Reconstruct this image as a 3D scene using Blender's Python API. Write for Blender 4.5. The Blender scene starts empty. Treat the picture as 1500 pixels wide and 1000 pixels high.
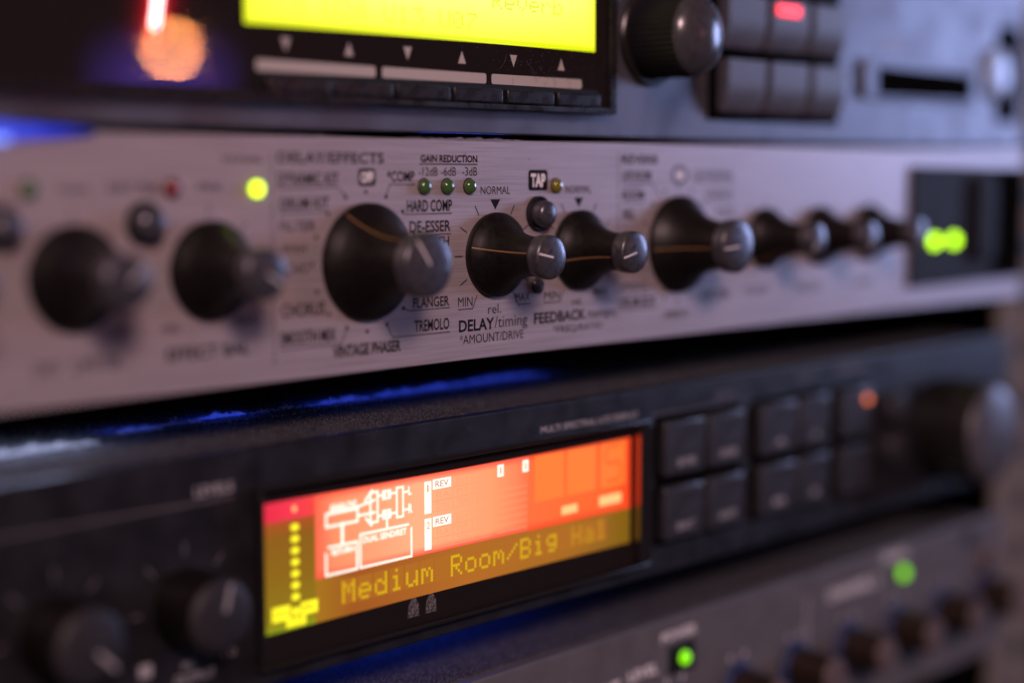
import bpy, bmesh, math, random
from mathutils import Vector, Matrix
random.seed(7)
S = 0.001                                  # every length below is in millimetres
SC = bpy.context.scene
COL = SC.collection
PI = math.pi

# ------------------------------------------------------------------ camera
PSI, TH = math.radians(46.8), math.radians(5.83)
CAMPOS = Vector((-245.45, -230.5, 37.21))
cam = bpy.data.cameras.new('camera')
cam.sensor_width = 36; cam.lens = 57.6
cam.clip_start = 0.01; cam.clip_end = 50
cam.dof.use_dof = True; cam.dof.focus_distance = 0.329; cam.dof.aperture_fstop = 3.85
cam.dof.aperture_blades = 0
co = bpy.data.objects.new('camera', cam); COL.objects.link(co)
co.location = CAMPOS * S
co.rotation_euler = (PI/2 - TH, 0, -PI/2 + (PI/2 - PSI))
SC.camera = co

# ------------------------------------------------------------------ world, lamps, exposure
w = bpy.data.worlds.new('World'); SC.world = w; w.use_nodes = True
w.node_tree.nodes['Background'].inputs[0].default_value = (0.42, 0.34, 0.52, 1)
w.node_tree.nodes['Background'].inputs[1].default_value = 0.045
SC.view_settings.view_transform = 'Standard'; SC.view_settings.look = 'None'
SC.view_settings.exposure = 0; SC.view_settings.gamma = 1
SC.cycles.use_denoising = True
SC.cycles.max_bounces = 6
SC.cycles.sample_clamp_indirect = 4

def aim(o, target):
    o.rotation_euler = (Vector(target) - Vector(o.location)).to_track_quat('-Z', 'Y').to_euler()
def area(name, loc, target, sx, sy, col, power):
    l = bpy.data.lights.new(name, 'AREA'); l.shape = 'RECTANGLE'
    l.size = sx*S; l.size_y = sy*S; l.color = col; l.energy = power
    o = bpy.data.objects.new(name, l); COL.objects.link(o)
    o.location = Vector(loc)*S; aim(o, Vector(target)*S); return o
# cool light from a window on the right, warm room light from the left, both large and soft
area('cool_window_light', (1450, -430, 190), (120, 0, 30), 300, 420, (0.44, 0.54, 1.0), 7.5)
area('warm_room_light', (-640, -1050, 640), (-40, 0, 10), 260, 260, (1.0, 0.64, 0.63), 14.0)
# a bare warm bulb and a violet stage light out in the room
bl = bpy.data.lights.new('warm_bulb', 'POINT'); bl.color = (1.0, 0.33, 0.09); bl.energy = 2.5; bl.shadow_soft_size = 0.006
bo = bpy.data.objects.new('warm_bulb', bl); COL.objects.link(bo)
bo.location = Vector((1354.2, -2039.3, 239.4))*S
area('violet_stage_light', (1228, -1886, 185), (-80, 0, 60), 170, 70, (0.24, 0.11, 1.0), 0.13)

# ------------------------------------------------------------------ materials
def mat(name, col, rough=0.5, metal=0.0, noise=0.0, scale=(400, 400, 400), bump=0.0, coat=0.0, spec=0.5, emit=None, es=0.0, speck=None, rvar=0.0, trans=0.0):
    m = bpy.data.materials.new(name); m.use_nodes = True
    nt = m.node_tree; b = nt.nodes['Principled BSDF']
    b.inputs['Base Color'].default_value = (*col, 1)
    b.inputs['Roughness'].default_value = rough
    b.inputs['Metallic'].default_value = metal
    b.inputs['Specular IOR Level'].default_value = spec
    b.inputs['Coat Weight'].default_value = coat
    b.inputs['Coat Roughness'].default_value = 0.06
    b.inputs['Transmission Weight'].default_value = trans
    if emit:
        b.inputs['Emission Color'].default_value = (*emit, 1); b.inputs['Emission Strength'].default_value = es
    if noise or bump or speck or rvar:
        tc = nt.nodes.new('ShaderNodeTexCoord'); mp = nt.nodes.new('ShaderNodeMapping')
        mp.inputs['Scale'].default_value = scale
        nt.links.new(tc.outputs['Object'], mp.inputs[0])
        n = nt.nodes.new('ShaderNodeTexNoise'); n.inputs['Scale'].default_value = 1; n.inputs['Detail'].default_value = 5
        nt.links.new(mp.outputs[0], n.inputs['Vector'])
        if noise:
            r = nt.nodes.new('ShaderNodeMapRange')
            r.inputs[1].default_value = 0.3; r.inputs[2].default_value = 0.7
            r.inputs[3].default_value = 1-noise; r.inputs[4].default_value = 1+noise
            nt.links.new(n.outputs['Fac'], r.inputs[0])
            mx = nt.nodes.new('ShaderNodeVectorMath'); mx.operation = 'SCALE'
            mx.inputs[0].default_value = col
            nt.links.new(r.outputs[0], mx.inputs['Scale']); nt.links.new(mx.outputs[0], b.inputs['Base Color'])
        if rvar:
            r2 = nt.nodes.new('ShaderNodeMapRange'); r2.inputs[1].default_value = .3; r2.inputs[2].default_value = .7
            r2.inputs[3].default_value = max(0.02, rough-rvar); r2.inputs[4].default_value = rough+rvar
            nt.links.new(n.outputs['Fac'], r2.inputs[0]); nt.links.new(r2.outputs[0], b.inputs['Roughness'])
        if speck:
            n2 = nt.nodes.new('ShaderNodeTexNoise'); n2.inputs['Scale'].default_value = speck[0]; n2.inputs['Detail'].default_value = 2
            nt.links.new(tc.outputs['Object'], n2.inputs['Vector'])
            r3 = nt.nodes.new('ShaderNodeMapRange'); r3.inputs[1].default_value = speck[1]; r3.inputs[2].default_value = speck[1]+.08
            nt.links.new(n2.outputs['Fac'], r3.inputs[0])
            mm = nt.nodes.new('ShaderNodeMix'); mm.data_type = 'RGBA'
            nt.links.new(r3.outputs[0], mm.inputs['Factor'])
            src = b.inputs['Base Color'].links[0].from_socket if b.inputs['Base Color'].links else None
            if src: nt.links.new(src, mm.inputs['A'])
            else: mm.inputs['A'].default_value = (*col, 1)
            mm.inputs['B'].default_value = (*speck[2], 1)
            nt.links.new(mm.outputs['Result'], b.inputs['Base Color'])
        if bump:
            bp = nt.nodes.new('ShaderNodeBump'); bp.inputs['Strength'].default_value = bump; bp.inputs['Distance'].default_value = 0.0002
            nt.links.new(n.outputs['Fac'], bp.inputs['Height']); nt.links.new(bp.outputs[0], b.inputs['Normal'])
    return m
def glow(name, col, s):
    return mat(name, (0.02, 0.02, 0.02), 0.35, emit=col, es=s)
M = {
 'brushed': mat('brushed_silver', (0.47, 0.415, 0.43), 0.42, 0.5, speck=(700, 0.70, (0.22, 0.18, 0.18)), noise=0.17, scale=(60, 900, 5200), bump=0.16, rvar=0.06),
 'ink': mat('black_ink', (0.012, 0.011, 0.016), 0.8, spec=0.1),
 'ink_grey': mat('grey_ink', (0.10, 0.09, 0.10), 0.55),
 'ink_white': mat('white_ink', (0.78, 0.76, 0.75), 0.6),
 'ink_dim': mat('dim_white_ink', (0.34, 0.33, 0.34), 0.55),
 'knob': mat('black_knob_plastic', (0.007, 0.0055, 0.005), 0.42, noise=0.25, scale=(900, 900, 900), bump=0.05, spec=0.26, rvar=0.06),
 'cap': mat('satin_grey_cap', (0.092, 0.092, 0.108), 0.31, 0.6, noise=0.12, scale=(700, 700, 700), bump=0.04, rvar=0.06),
 'pointer': mat('pointer_with_orange_light', (0.27, 0.135, 0.055), 0.5),  # white line with the orange light on it put into its colour
 'collar': mat('black_collar', (0.008, 0.008, 0.009), 0.6, spec=0.2),
 'hole_shade': mat('painted_hole_shade', (0.004, 0.004, 0.004), 1.0, spec=0.0),  # flat black painted in for the shade inside slots and wells
 'chassis': mat('dark_steel', (0.030, 0.030, 0.034), 0.55, 0.3, noise=0.2, scale=(120, 120, 120)),
 'grey_face': mat('blue_grey_painted_face', (0.15, 0.15, 0.175), 0.44, 0.75, noise=0.22, scale=(70, 70, 70), bump=0.06, rvar=0.10),
 'gloss': mat('glossy_black_window', (0.016, 0.012, 0.012), 0.035, spec=0.5),
 'bezel': mat('black_bezel', (0.014, 0.013, 0.013), 0.30, noise=0.3, scale=(300, 300, 300), rvar=0.08),
 'soft_button': mat('black_soft_button', (0.012, 0.011, 0.012), 0.28, noise=0.2, scale=(500, 500, 500), rvar=0.06),
 'grey_button': mat('grey_button', (0.078, 0.076, 0.092), 0.38, noise=0.12, scale=(300, 300, 300), rvar=0.08),
 'dial': mat('charcoal_dial', (0.07, 0.068, 0.08), 0.24, 0.3, noise=0.2, scale=(600, 600, 600), bump=0.05),
 'black_face': mat('black_painted_face', (0.012, 0.012, 0.015), 0.40, spec=0.42, noise=0.3, scale=(160, 160, 160), bump=0.08, rvar=0.08),
 'dusty': mat('dusty_black_cover', (0.034, 0.033, 0.036), 0.95, spec=0.08, noise=0.35, scale=(300, 300, 300), bump=0.5, speck=(2600, 0.57, (0.30, 0.30, 0.31))),
 'black_button': mat('black_button', (0.030, 0.030, 0.036), 0.36, noise=0.15, scale=(400, 400, 400), rvar=0.06),
 'grey_panel': mat('warm_grey_panel', (0.115, 0.108, 0.112), 0.5, 0.1, noise=0.10, scale=(120, 120, 120), bump=0.05, rvar=0.06),
 'blue_plastic': mat('blue_plastic', (0.015, 0.035, 0.12), 0.5),
 'brown_knob': mat('dark_brown_knob', (0.022, 0.013, 0.009), 0.4, noise=0.2, scale=(400, 400, 400)),
 'pale_cap': mat('pale_pink_cap', (0.11, 0.08, 0.075), 0.5),
 'steel': mat('pale_steel', (0.34, 0.36, 0.40), 0.38, 0.5, noise=0.1, scale=(200, 200, 200)),
 'reflector_metal': mat('added_reflector', (0.42, 0.36, 0.34), 0.22, 1.0),
 'module': mat('matt_black_module', (0.014, 0.013, 0.017), 0.65, spec=0.15, noise=0.2, scale=(200, 200, 200)),
 'knob_face': mat('slate_knob_face', (0.022, 0.021, 0.026), 0.55, spec=0.3, noise=0.2, scale=(300, 300, 300)),
 'dial_pale': mat('slate_dial_face', (0.085, 0.085, 0.10), 0.42, 0.2, noise=0.2, scale=(200, 200, 200)),
 'frame_gloss': mat('glossy_black_frame', (0.014, 0.013, 0.014), 0.16, spec=0.6),
 'rail': mat('beige_rail', (0.17, 0.15, 0.13), 0.85, 0.0, spec=0.1, noise=0.15, scale=(50, 50, 50)),
 'wood': mat('black_cabinet', (0.03, 0.028, 0.03), 0.6, noise=0.3, scale=(60, 60, 20)),
 'lint': mat('grey_lint', (0.62, 0.62, 0.64), 0.9),
 'speck': mat('dull_specks', (0.11, 0.10, 0.09), 0.9),
 'bar_ink': mat('warm_grey_ink', (0.44, 0.40, 0.37), 0.7, spec=0.2),
 'leak_glow': glow('blue_leak_glow', (0.035, 0.06, 1.0), 0.6),
 'leak_spot_glow': glow('blue_leak_spot', (0.22, 0.32, 1.0), 1.6),
 'green_dim': mat('unlit_green_lens', (0.05, 0.115, 0.03), 0.14, noise=0.2, coat=1.0, scale=(500, 500, 500)),
 'amber_dim': mat('unlit_amber_lens', (0.17, 0.15, 0.015), 0.14, noise=0.2, coat=1.0, scale=(500, 500, 500)),
 'red_dim': mat('unlit_red_lens', (0.18, 0.01, 0.015), 0.12, noise=0.2, coat=1.0, scale=(500, 500, 500)),
 'lit_green': glow('lit_green_lens', (0.72, 1.0, 0.02), 2.2),
 'lit_lime': glow('lit_lime_lens', (0.50, 1.0, 0.0), 4.5),
 'lit_leaf': glow('lit_leaf_lens', (0.24, 0.80, 0.0), 1.5),
 'lit_orange': glow('lit_orange_lens', (1.0, 0.22, 0.08), 1.6),
 'lit_red': glow('lit_red_bar', (1.0, 0.035, 0.03), 1.6),
 'key_red': glow('lit_key_bar', (1.0, 0.03, 0.035), 3.2),
 'red_core': glow('red_tube_core', (1.0, 0.42, 0.42), 7.0),
 'red_glass': glow('red_tube_glass', (1.0, 0.006, 0.03), 0.045), 'red_glass_mid': glow('red_tube_glass_mid', (1.0, 0.006, 0.03), 0.14), 'red_glass_in': glow('red_tube_glass_inner', (1.0, 0.008, 0.03), 0.42),
 'lcd_yellow': glow('yellow_lcd', (1.0, 0.95, 0.17), 1.4),
 'lcd_edge': glow('yellow_lcd_edge', (0.86, 0.95, 0.0), 1.0),
 'lcd_ytext': glow('yellow_lcd_pixel', (0.80, 0.82, 0.02), 1.0),
 'salmon': glow('lcd_salmon', (1.0, 0.275, 0.115), 1.1),
 'salmon_dim': glow('lcd_salmon_cell', (1.0, 0.335, 0.16), 1.03),
 'lcd_white': glow('lcd_white', (1.0, 0.94, 0.80), 1.25),
 'lcd_rev': glow('lcd_dark_letter', (0.55, 0.25, 0.18), 1.0),
 'lcd_gold_dim': glow('lcd_gold_dim_pixel', (0.56, 0.28, 0.0), 1.0),  # viewing-angle dimming of the last letters put into the pixel colour
 'lcd_red': glow('lcd_red', (1.0, 0.022, 0.055), 0.95),
 'lcd_amber': glow('lcd_amber', (0.35, 0.115, 0.003), 0.9),
 'lcd_amber_cell': glow('lcd_amber_cell', (0.42, 0.135, 0.006), 1.05),
 'lcd_gold': glow('lcd_gold_pixel', (0.70, 0.42, 0.0), 1.0),
 'lcd_lemon': glow('lcd_lemon_dot', (0.95, 0.85, 0.015), 1.35),
 'lcd_orange': glow('lcd_orange', (1.0, 0.125, 0.018), 1.0),
 'lcd_orange_cell': glow('lcd_orange_cell', (1.0, 0.215, 0.030), 1.0),
 'lcd_peach': glow('lcd_peach', (1.0, 0.58, 0.22), 1.1),
 'lcd_green': glow('lcd_green', (0.32, 0.30, 0.0), 0.9),
}
def backlit(key, name, stops, x0, x1, strength, rim=None, z0=0, z1=1, axis=0):
    """a glowing zone whose emission is uneven across its width and dimmer along its rim (mm about the zone's centre)"""
    m = glow(name, stops[0][1], strength); M[key] = m; nt = m.node_tree; b = nt.nodes['Principled BSDF']
    tc = nt.nodes.new('ShaderNodeTexCoord'); sp = nt.nodes.new('ShaderNodeSeparateXYZ'); nt.links.new(tc.outputs['Object'], sp.inputs[0])
    r = nt.nodes.new('ShaderNodeMapRange'); r.inputs[1].default_value = x0*S; r.inputs[2].default_value = x1*S; nt.links.new(sp.outputs[axis], r.inputs[0])
    cr = nt.nodes.new('ShaderNodeValToRGB'); e = cr.color_ramp.elements
    while len(e) > 1: e.remove(e[-1])
    e[0].position = stops[0][0]; e[0].color = (*stops[0][1], 1)
    for p, c in stops[1:]: q = e.new(p); q.color = (*c, 1)
    nt.links.new(r.outputs[0], cr.inputs[0]); out = cr.outputs[0]
    if rim:
        r2 = nt.nodes.new('ShaderNodeMapRange'); r2.inputs[1].default_value = z0*S; r2.inputs[2].default_value = z1*S; nt.links.new(sp.outputs[2 - axis], r2.inputs[0])
        c2 = nt.nodes.new('ShaderNodeValToRGB'); g = c2.color_ramp.elements
        g[0].position = 0; g[0].color = (1, 1, 1, 1); g[1].position = 1; g[1].color = (1, 1, 1, 1)
        q = g.new(.11); q.color = (0, 0, 0, 1); q = g.new(.9); q.color = (0, 0, 0, 1); nt.links.new(r2.outputs[0], c2.inputs[0])
        mx = nt.nodes.new('ShaderNodeMix'); mx.data_type = 'RGBA'; nt.links.new(c2.outputs[0], mx.inputs['Factor']); nt.links.new(out, mx.inputs['A']); mx.inputs['B'].default_value = (*rim, 1); out = mx.outputs['Result']
    nt.links.new(out, b.inputs['Emission Color'])
backlit('zone_main', 'lcd_main_backlight', [(0, (1, .12, .06)), (.08, (1, .27, .12)), (.45, (1, .42, .22)), (.8, (1, .33, .14)), (.93, (1, .23, .09)), (1, (1, .16, .05))], -26.7, 26.7, 1.1, (1, .085, .045), -7.3, 7.3)
backlit('zone_orange', 'lcd_right_backlight', [(0, (1, .16, .04)), (.3, (1, .15, .025)), (.85, (1, .12, .012)), (1, (1, .05, .008))], -15.5, 15.5, 1.0, (1, .06, .012), -7.4, 7.4)
backlit('zone_amber', 'lcd_text_backlight', [(0, (.33, .20, .0)), (.10, (.36, .17, .002)), (.2, (.33, .085, .004)), (.5, (.42, .13, .008)), (.8, (.36, .13, .003)), (1, (.20, .10, .0))], -47.6, 47.6, 1.08)
backlit('zone_left', 'lcd_meter_backlight', [(0, (.30, .36, .0)), (.12, (.31, .21, .0)), (.5, (.30, .145, .0)), (.85, (.30, .12, .0)), (1, (.5, .08, .01))], -9.4, 9.4, .9, axis=2)
backlit('zone_red', 'lcd_clip_backlight', [(0, (.9, .02, .06)), (.5, (1, .035, .075)), (1, (1, .06, .05))], -5.3, 5.3, .95)
backlit('leak_glow', 'blue_leak_gradient', [(0, (.5, .6, 1)), (.45, (.30, .38, 1)), (.62, (.06, .10, 1)), (.85, (.012, .03, .55)), (1, (.004, .008, .12))], -28, 21, 1.0)  # falloff of the leaking blue light put into the emission colour
backlit('lcd_yellow', 'yellow_lcd_backlight', [(0, (.95, .95, .04)), (.06, (1, .96, .13)), (.35, (.97, 1, .21)), (.8, (.96, .99, .18)), (.97, (1, .96, .12)), (1, (.96, .95, .05))], -45.8, 45.8, 1.35, (.92, .95, .03), -16, 60)
backlit('red_haze', 'red_tube_halo', [(0, (0, 0, 0)), (.14, (.010, 0, .0005)), (.28, (.06, 0, .002)), (.39, (.30, .004, .010)), (.46, (1.3, .03, .04)), (.5, (2.2, .12, .14)), (.54, (1.3, .03, .04)), (.61, (.30, .004, .010)), (.72, (.06, 0, .002)), (.86, (.010, 0, .0005)), (1, (0, 0, 0))], -8, 8, 1.0, (0, 0, 0), -17, 17)  # halo round the red tube painted as an emission falloff
b = M['red_haze'].node_tree.nodes['Principled BSDF']; b.inputs['Roughness'].default_value = .035; b.inputs['Base Color'].default_value = (.016, .012, .012, 1)
# faint residue: a thin greasy film, part transparent
mr = bpy.data.materials.new('residue_film'); mr.use_nodes = True
nt = mr.node_tree; b = nt.nodes['Principled BSDF']; b.inputs['Base Color'].default_value = (0.5, 0.47, 0.45, 1); b.inputs['Roughness'].default_value = 0.8
nz = nt.nodes.new('ShaderNodeTexNoise'); nz.inputs['Scale'].default_value = 1800; nz.inputs['Detail'].default_value = 3
tc = nt.nodes.new('ShaderNodeTexCoord'); nt.links.new(tc.outputs['Object'], nz.inputs['Vector'])
rr = nt.nodes.new('ShaderNodeMapRange'); rr.inputs[1].default_value = .35; rr.inputs[2].default_value = .75; rr.inputs[3].default_value = 0.03; rr.inputs[4].default_value = 0.45
nt.links.new(nz.outputs['Fac'], rr.inputs[0]); nt.links.new(rr.outputs[0], b.inputs['Alpha'])
M['residue'] = mr
# lint fibres let light through
nt = M['lint'].node_tree; pb = nt.nodes['Principled BSDF']; tl = nt.nodes.new('ShaderNodeBsdfTranslucent'); tl.inputs[0].default_value = (.7, .7, .72, 1)
ad = nt.nodes.new('ShaderNodeMixShader'); ad.inputs[0].default_value = .6
nt.links.new(pb.outputs[0], ad.inputs[1]); nt.links.new(tl.outputs[0], ad.inputs[2]); nt.links.new(ad.outputs[0], nt.nodes['Material Output'].inputs[0])

# ------------------------------------------------------------------ builders (mm)
ABS = {}                                    # absolute position of every object, mm
def link(name, me, m, parent=None, loc=(0, 0, 0), rot=None):
    if m is not None and not me.materials: me.materials.append(M[m])
    o = bpy.data.objects.new(name, me); COL.objects.link(o)
    loc = Vector(loc); ABS[o.name] = loc
    if parent: o.parent = parent; o.location = (loc - ABS[parent.name])*S
    else: o.location = loc*S
    if rot: o.rotation_euler = rot
    return o
def thing(name, loc, label, cat, group=None):
    o = bpy.data.objects.new(name, None); COL.objects.link(o); o.empty_display_size = 0.01
    o.location = Vector(loc)*S; ABS[o.name] = Vector(loc)
    o['label'] = label; o['category'] = cat
    if group: o['group'] = group
    return o
def mesh(name, v, f, smooth=False):
    me = bpy.data.meshes.new(name); me.from_pydata([Vector(p)*S for p in v], [], f); me.update()
    if smooth:
        for p in me.polygons: p.use_smooth = True
        me.set_sharp_from_angle(angle=math.radians(42))
    return me
def box_me(name, x0, x1, y0, y1, z0, z1, bev=0.0, seg=2):
    bm = bmesh.new(); bmesh.ops.create_cube(bm, size=1)
    for v in bm.verts:
        v.co = Vector(((x0+x1)/2 + v.co.x*(x1-x0), (y0+y1)/2 + v.co.y*(y1-y0), (z0+z1)/2 + v.co.z*(z1-z0)))*S
    if bev: bmesh.ops.bevel(bm, geom=bm.edges[:], offset=bev*S, segments=seg, affect='EDGES', profile=0.6)
    me = bpy.data.meshes.new(name); bm.to_mesh(me); bm.free()
    if bev:
        for p in me.polygons: p.use_smooth = max(abs(c) for c in p.normal) < 0.999
    return me
def box(name, m, parent, x0, x1, y0, y1, z0, z1, bev=0.0):
    c = Vector(((x0+x1)/2, (y0+y1)/2, (z0+z1)/2))
    return link(name, box_me(name, x0-c.x, x1-c.x, y0-c.y, y1-c.y, z0-c.z, z1-c.z, bev), m, parent, c)
def lathe_me(name, prof, n=48, notch=0.0):
    v, f = [], []
    for r, d in prof:
        for k in range(n):
            a = 2*PI*k/n; q = r*(1 - (notch if k % 2 else 0)) if r > 0 else 0
            v.append((q*math.cos(a), -d, q*math.sin(a)))
    for i in range(len(prof)-1):
        for k in range(n):
            a, b_ = i*n+k, i*n+(k+1) % n
            f.append((a, b_, b_+n, a+n))
    f.append(tuple(range((len(prof)-1)*n, len(prof)*n)))
    return mesh(name, v, f, True)
def plate(name, m, parent, x0, x1, z0, z1, y, t=0.02, r=0.0, n=6):
    """a thin printed or moulded plate on a front face, front at y-t"""
    cx, cz = (x0+x1)/2, (z0+z1)/2; hx, hz = (x1-x0)/2, (z1-z0)/2
    r = min(r, hx, hz); pts = []
    if r <= 0: pts = [(-hx, -hz), (hx, -hz), (hx, hz), (-hx, hz)]
    else:
        for sx, sz, a0 in ((1, -1, -PI/2), (1, 1, 0), (-1, 1, PI/2), (-1, -1, PI)):
            for k in range(n+1):
                a = a0 + PI/2*k/n; pts.append((sx*(hx-r) + r*math.cos(a), sz*(hz-r) + r*math.sin(a)))
    return poly(name, m, parent, pts, (cx, y, cz), t)
def poly(name, m, parent, pts, c, t=0.02):
    k = len(pts)
    v = [(x, -t, z) for x, z in pts] + [(x, 0.01, z) for x, z in pts]
    f = [tuple(range(k))] + [(i, i+k, (i+1) % k + k, (i+1) % k) for i in range(k)]
    return link(name, mesh(name, v, f), m, parent, c)
def stroke(name, m, parent, p0, p1, wd, y, t=0.02):
    (xa, za), (xb, zb) = p0, p1
    dx, dz = xb-xa, zb-za; L = math.hypot(dx, dz); nx, nz_ = -dz/L*wd/2, dx/L*wd/2
    cx, cz = (xa+xb)/2, (za+zb)/2
    pts = [(xa-nx-cx, za-nz_-cz), (xb-nx-cx, zb-nz_-cz), (xb+nx-cx, zb+nz_-cz), (xa+nx-cx, za+nz_-cz)]
    return poly(name, m, parent, pts, (cx, y, cz), t)
def multi_stroke(name, m, parent, segs, wd, y, t=0.02):
    """a polyline printed in one go"""
    v, f = [], []
    cx = sum(s[0][0] for s in segs)/len(segs); cz = sum(s[0][1] for s in segs)/len(segs)
    for (xa, za), (xb, zb) in segs:
        dx, dz = xb-xa, zb-za; L = math.hypot(dx, dz); ux, uz = dx/L*wd/2, dz/L*wd/2
        k = len(v)
        for x, z in ((xa-ux+uz, za-uz-ux), (xb+ux+uz, zb+uz-ux), (xb+ux-uz, zb+uz+ux), (xa-ux-uz, za-uz+ux)):
            v.append((x-cx, -t, z-cz))
        f.append((k, k+1, k+2, k+3))
    return link(name, mesh(name, v, f), m, parent, (cx, y, cz))
def text(body, m, parent, bx, y, bold=0.0, t=0.03, shear=0.0, name='lettering'):
    x0, x1, z0, z1 = bx
    c = bpy.data.curves.new('t', 'FONT'); c.body = body; c.resolution_u = 3; c.offset = bold; c.shear = shear
    o = bpy.data.objects.new('t', c)
    me = bpy.data.meshes.new_from_object(o)
    bpy.data.objects.remove(o); bpy.data.curves.remove(c)
    xs = [q.co.x for q in me.vertices]; ys = [q.co.y for q in me.vertices]
    ax, bx_, ay, by = min(xs), max(xs), min(ys), max(ys)
    cx, cz = (x0+x1)/2, (z0+z1)/2
    for q in me.vertices:
        X = x0 + (q.co.x-ax)/(bx_-ax)*(x1-x0) - cx; Z = z0 + (q.co.y-ay)/(by-ay)*(z1-z0) - cz
        q.co = Vector((X, -t, Z))*S
    me.name = name; me.materials.clear()
    return link(name, me, m, parent, (cx, y, cz))

# ------------------------------------------------------------------ the rack cabinet
def rail(x0, x1, label):
    t = thing('rack_rail', ((x0+x1)/2, 3, -170), label, 'rail')
    box('strip', 'rail', t, x0, x1, 1.6, 3.6, -170, 190, 0.3)
    box('flange', 'rail', t, x1-2.5, x1-.5, 3.5, 30, -170, 190, 0.2)
    hole = lathe_me('screw_hole', [(3.2, 0), (3.2, .25), (0.01, .25)], 20)
    for k in range(23):
        link('screw_hole', hole, 'collar', t, ((x0+x1)/2+2, 1.5, -160+15.875*k))
    return t
rail(219, 250, 'beige steel rack rail at the end of the units beside the power switch')
rail(-268, -238, 'beige steel rack rail at the knob end beyond the silver panel')
cab = thing('rack_cabinet', (0, 150, -176), 'black rack cabinet shell that holds the four stacked audio units', 'cabinet')
box('side_panel', 'wood', cab, 250.5, 266, 0, 330, -176, 196, 1)
box('side_panel', 'wood', cab, -284, -268.5, 0, 330, -176, 196, 1)
box('back_panel', 'wood', cab, -268.4, 250.4, 318, 330, -176, 196)
box('floor_panel', 'wood', cab, -268.4, 250.4, 0, 317.9, -176, -170.2)
box('top_panel', 'wood', cab, -268.4, 250.4, 0, 317.9, 190.2, 196)

# ------------------------------------------------------------------ shared pieces
def knob_set(r, d, rc):
    s = r/8.6; q = rc/4.2
    body = [(r*.985, -.2), (r, .3), (r, 1.1), (r*.975, 1.5)]
    n = 11
    for i in range(1, n+1):
        u = i/n; body.append((rc*.90 + (r*.95-rc*.90)*(1-u)**2.4, 1.5 + (d-3.1-1.5)*u))
    cap = [(rc*.93, d-3.3), (rc, d-2.9), (rc*1.015, d-1.6), (rc*1.01, d-.45), (rc*.975, d-.12), (rc*.90, d+.04), (rc*.6, d+.28), (rc*.3, d+.38), (0.02, d+.42)]
    return lathe_me('knob', body, 56), lathe_me('cap', cap, 48), body, cap, r, d, rc
KS = knob_set(8.6, 15.6, 4.35); KB = knob_set(11.1, 17.0, 5.95); KT = knob_set(7.4, 15.4, 3.9)
def ribbon_on(profile, ang, wd, off=0.05):
    """a painted line that follows a turned profile at one angle"""
    v, f = [], []
    ca, sa = math.cos(ang), math.sin(ang)
    for i, (r, d) in enumerate(profile):
        for s in (-1, 1):
            x, z = (r+off)*ca - s*wd/2*sa, (r+off)*sa + s*wd/2*ca
            v.append((x, -d-off*.7, z))
        if i: k = 2*i; f.append((k-2, k-1, k+1, k))
    return v, f
def knob(parent, ks, x, y, z, ang, label=None):
    body, cap, bp_, cp_, r, d, rc = ks
    o = link('knob', body, 'knob', parent, (x, y, z))
    c = link('cap', cap, 'cap', o, (x, y, z))
    v, f = ribbon_on(bp_[3:], ang, 0.24); link('pointer_line', mesh('pointer_line', v, f, True), 'pointer', o, (x, y, z))
    v, f = ribbon_on(cp_[5:], ang, 0.34, 0.04); link('pointer_line', mesh('pointer_line', v, f, True), 'ink_white', o, (x, y, z))
    return o
led_me = lathe_me('indicator_light', [(1.6, -.1), (1.6, .35), (1.5, .75), (1.2, 1.1), (.7, 1.32), (.02, 1.4)], 28)
rim_me = lathe_me('rim', [(1.8, -.1), (1.8, .08), (1.62, .1), (1.6, -.05)], 28)
def led(parent, m, x, y, z, s=1.0, rim=True, label=None):
    o = link('indicator_light', led_me.copy(), m, parent, (x, y, z)); o.scale = (s, s, s)
    if rim: link('rim', rim_me, 'collar', o, (x, y, z))
    if label: o['label'] = label
    return o
col_me = lathe_me('collar', [(3.7, -.1), (3.7, .5), (3.4, .7), (3.05, .6), (3.0, .1)], 36)
btn_me = lathe_me('button', [(2.75, -.1), (2.75, 2.3), (2.62, 2.9), (2.2, 3.3), (1.3, 3.6), (.02, 3.7)], 36)
def round_button(parent, x, y, z):
    o = link('push_button', btn_me, 'cap', parent, (x, y, z)); link('collar', col_me, 'collar', o, (x, y, z)); return o

# ================================================================== the silver effects unit
SU = thing('rack_effects_unit', (0, 0, 0), 'silver brushed metal rack unit with black flared knobs and a TAP button', 'audio unit')
box('front_panel', 'brushed', SU, -252, 229, 0, 3, 0.05, 44, 0.25)
box('chassis', 'chassis', SU, -214, 211, 3.2, 240, 1.2, 42.6)
for x, z, ks, a in ((-128.9, 20.7, KS, 200), (-102.5, 20.6, KS, 40), (-75.8, 20.7, KS, 330), (-39.9, 20.8, KB, 124), (-5.05, 20.9, KS, 168), (21.0, 21.0, KS, 195), (55.8, 21.2, KB, 185), (90.6, 21.6, KT, 230), (115.0, 21.6, KT, 250), (138.9, 21.8, KT, 245)):
    knob(SU, ks, x, 0, z, math.radians(a))
round_button(SU, 7.9, 0, 29.0); round_button(SU, -89.0, 0, 29.0); round_button(SU, -115.2, 0, 28.9)
for x, m in ((-24.9, 'green_dim'), (-18.7, 'green_dim'), (-12.5, 'green_dim'), (13.44, 'amber_dim'), (-83.3, 'red_dim'), (-110.1, 'green_dim')):
    led(SU, m, x, 0, 34.75, 0.95)
led(SU, 'lit_green', -65.65, 0, 34.6, 1.0, label='glowing yellow green indicator light')
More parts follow.
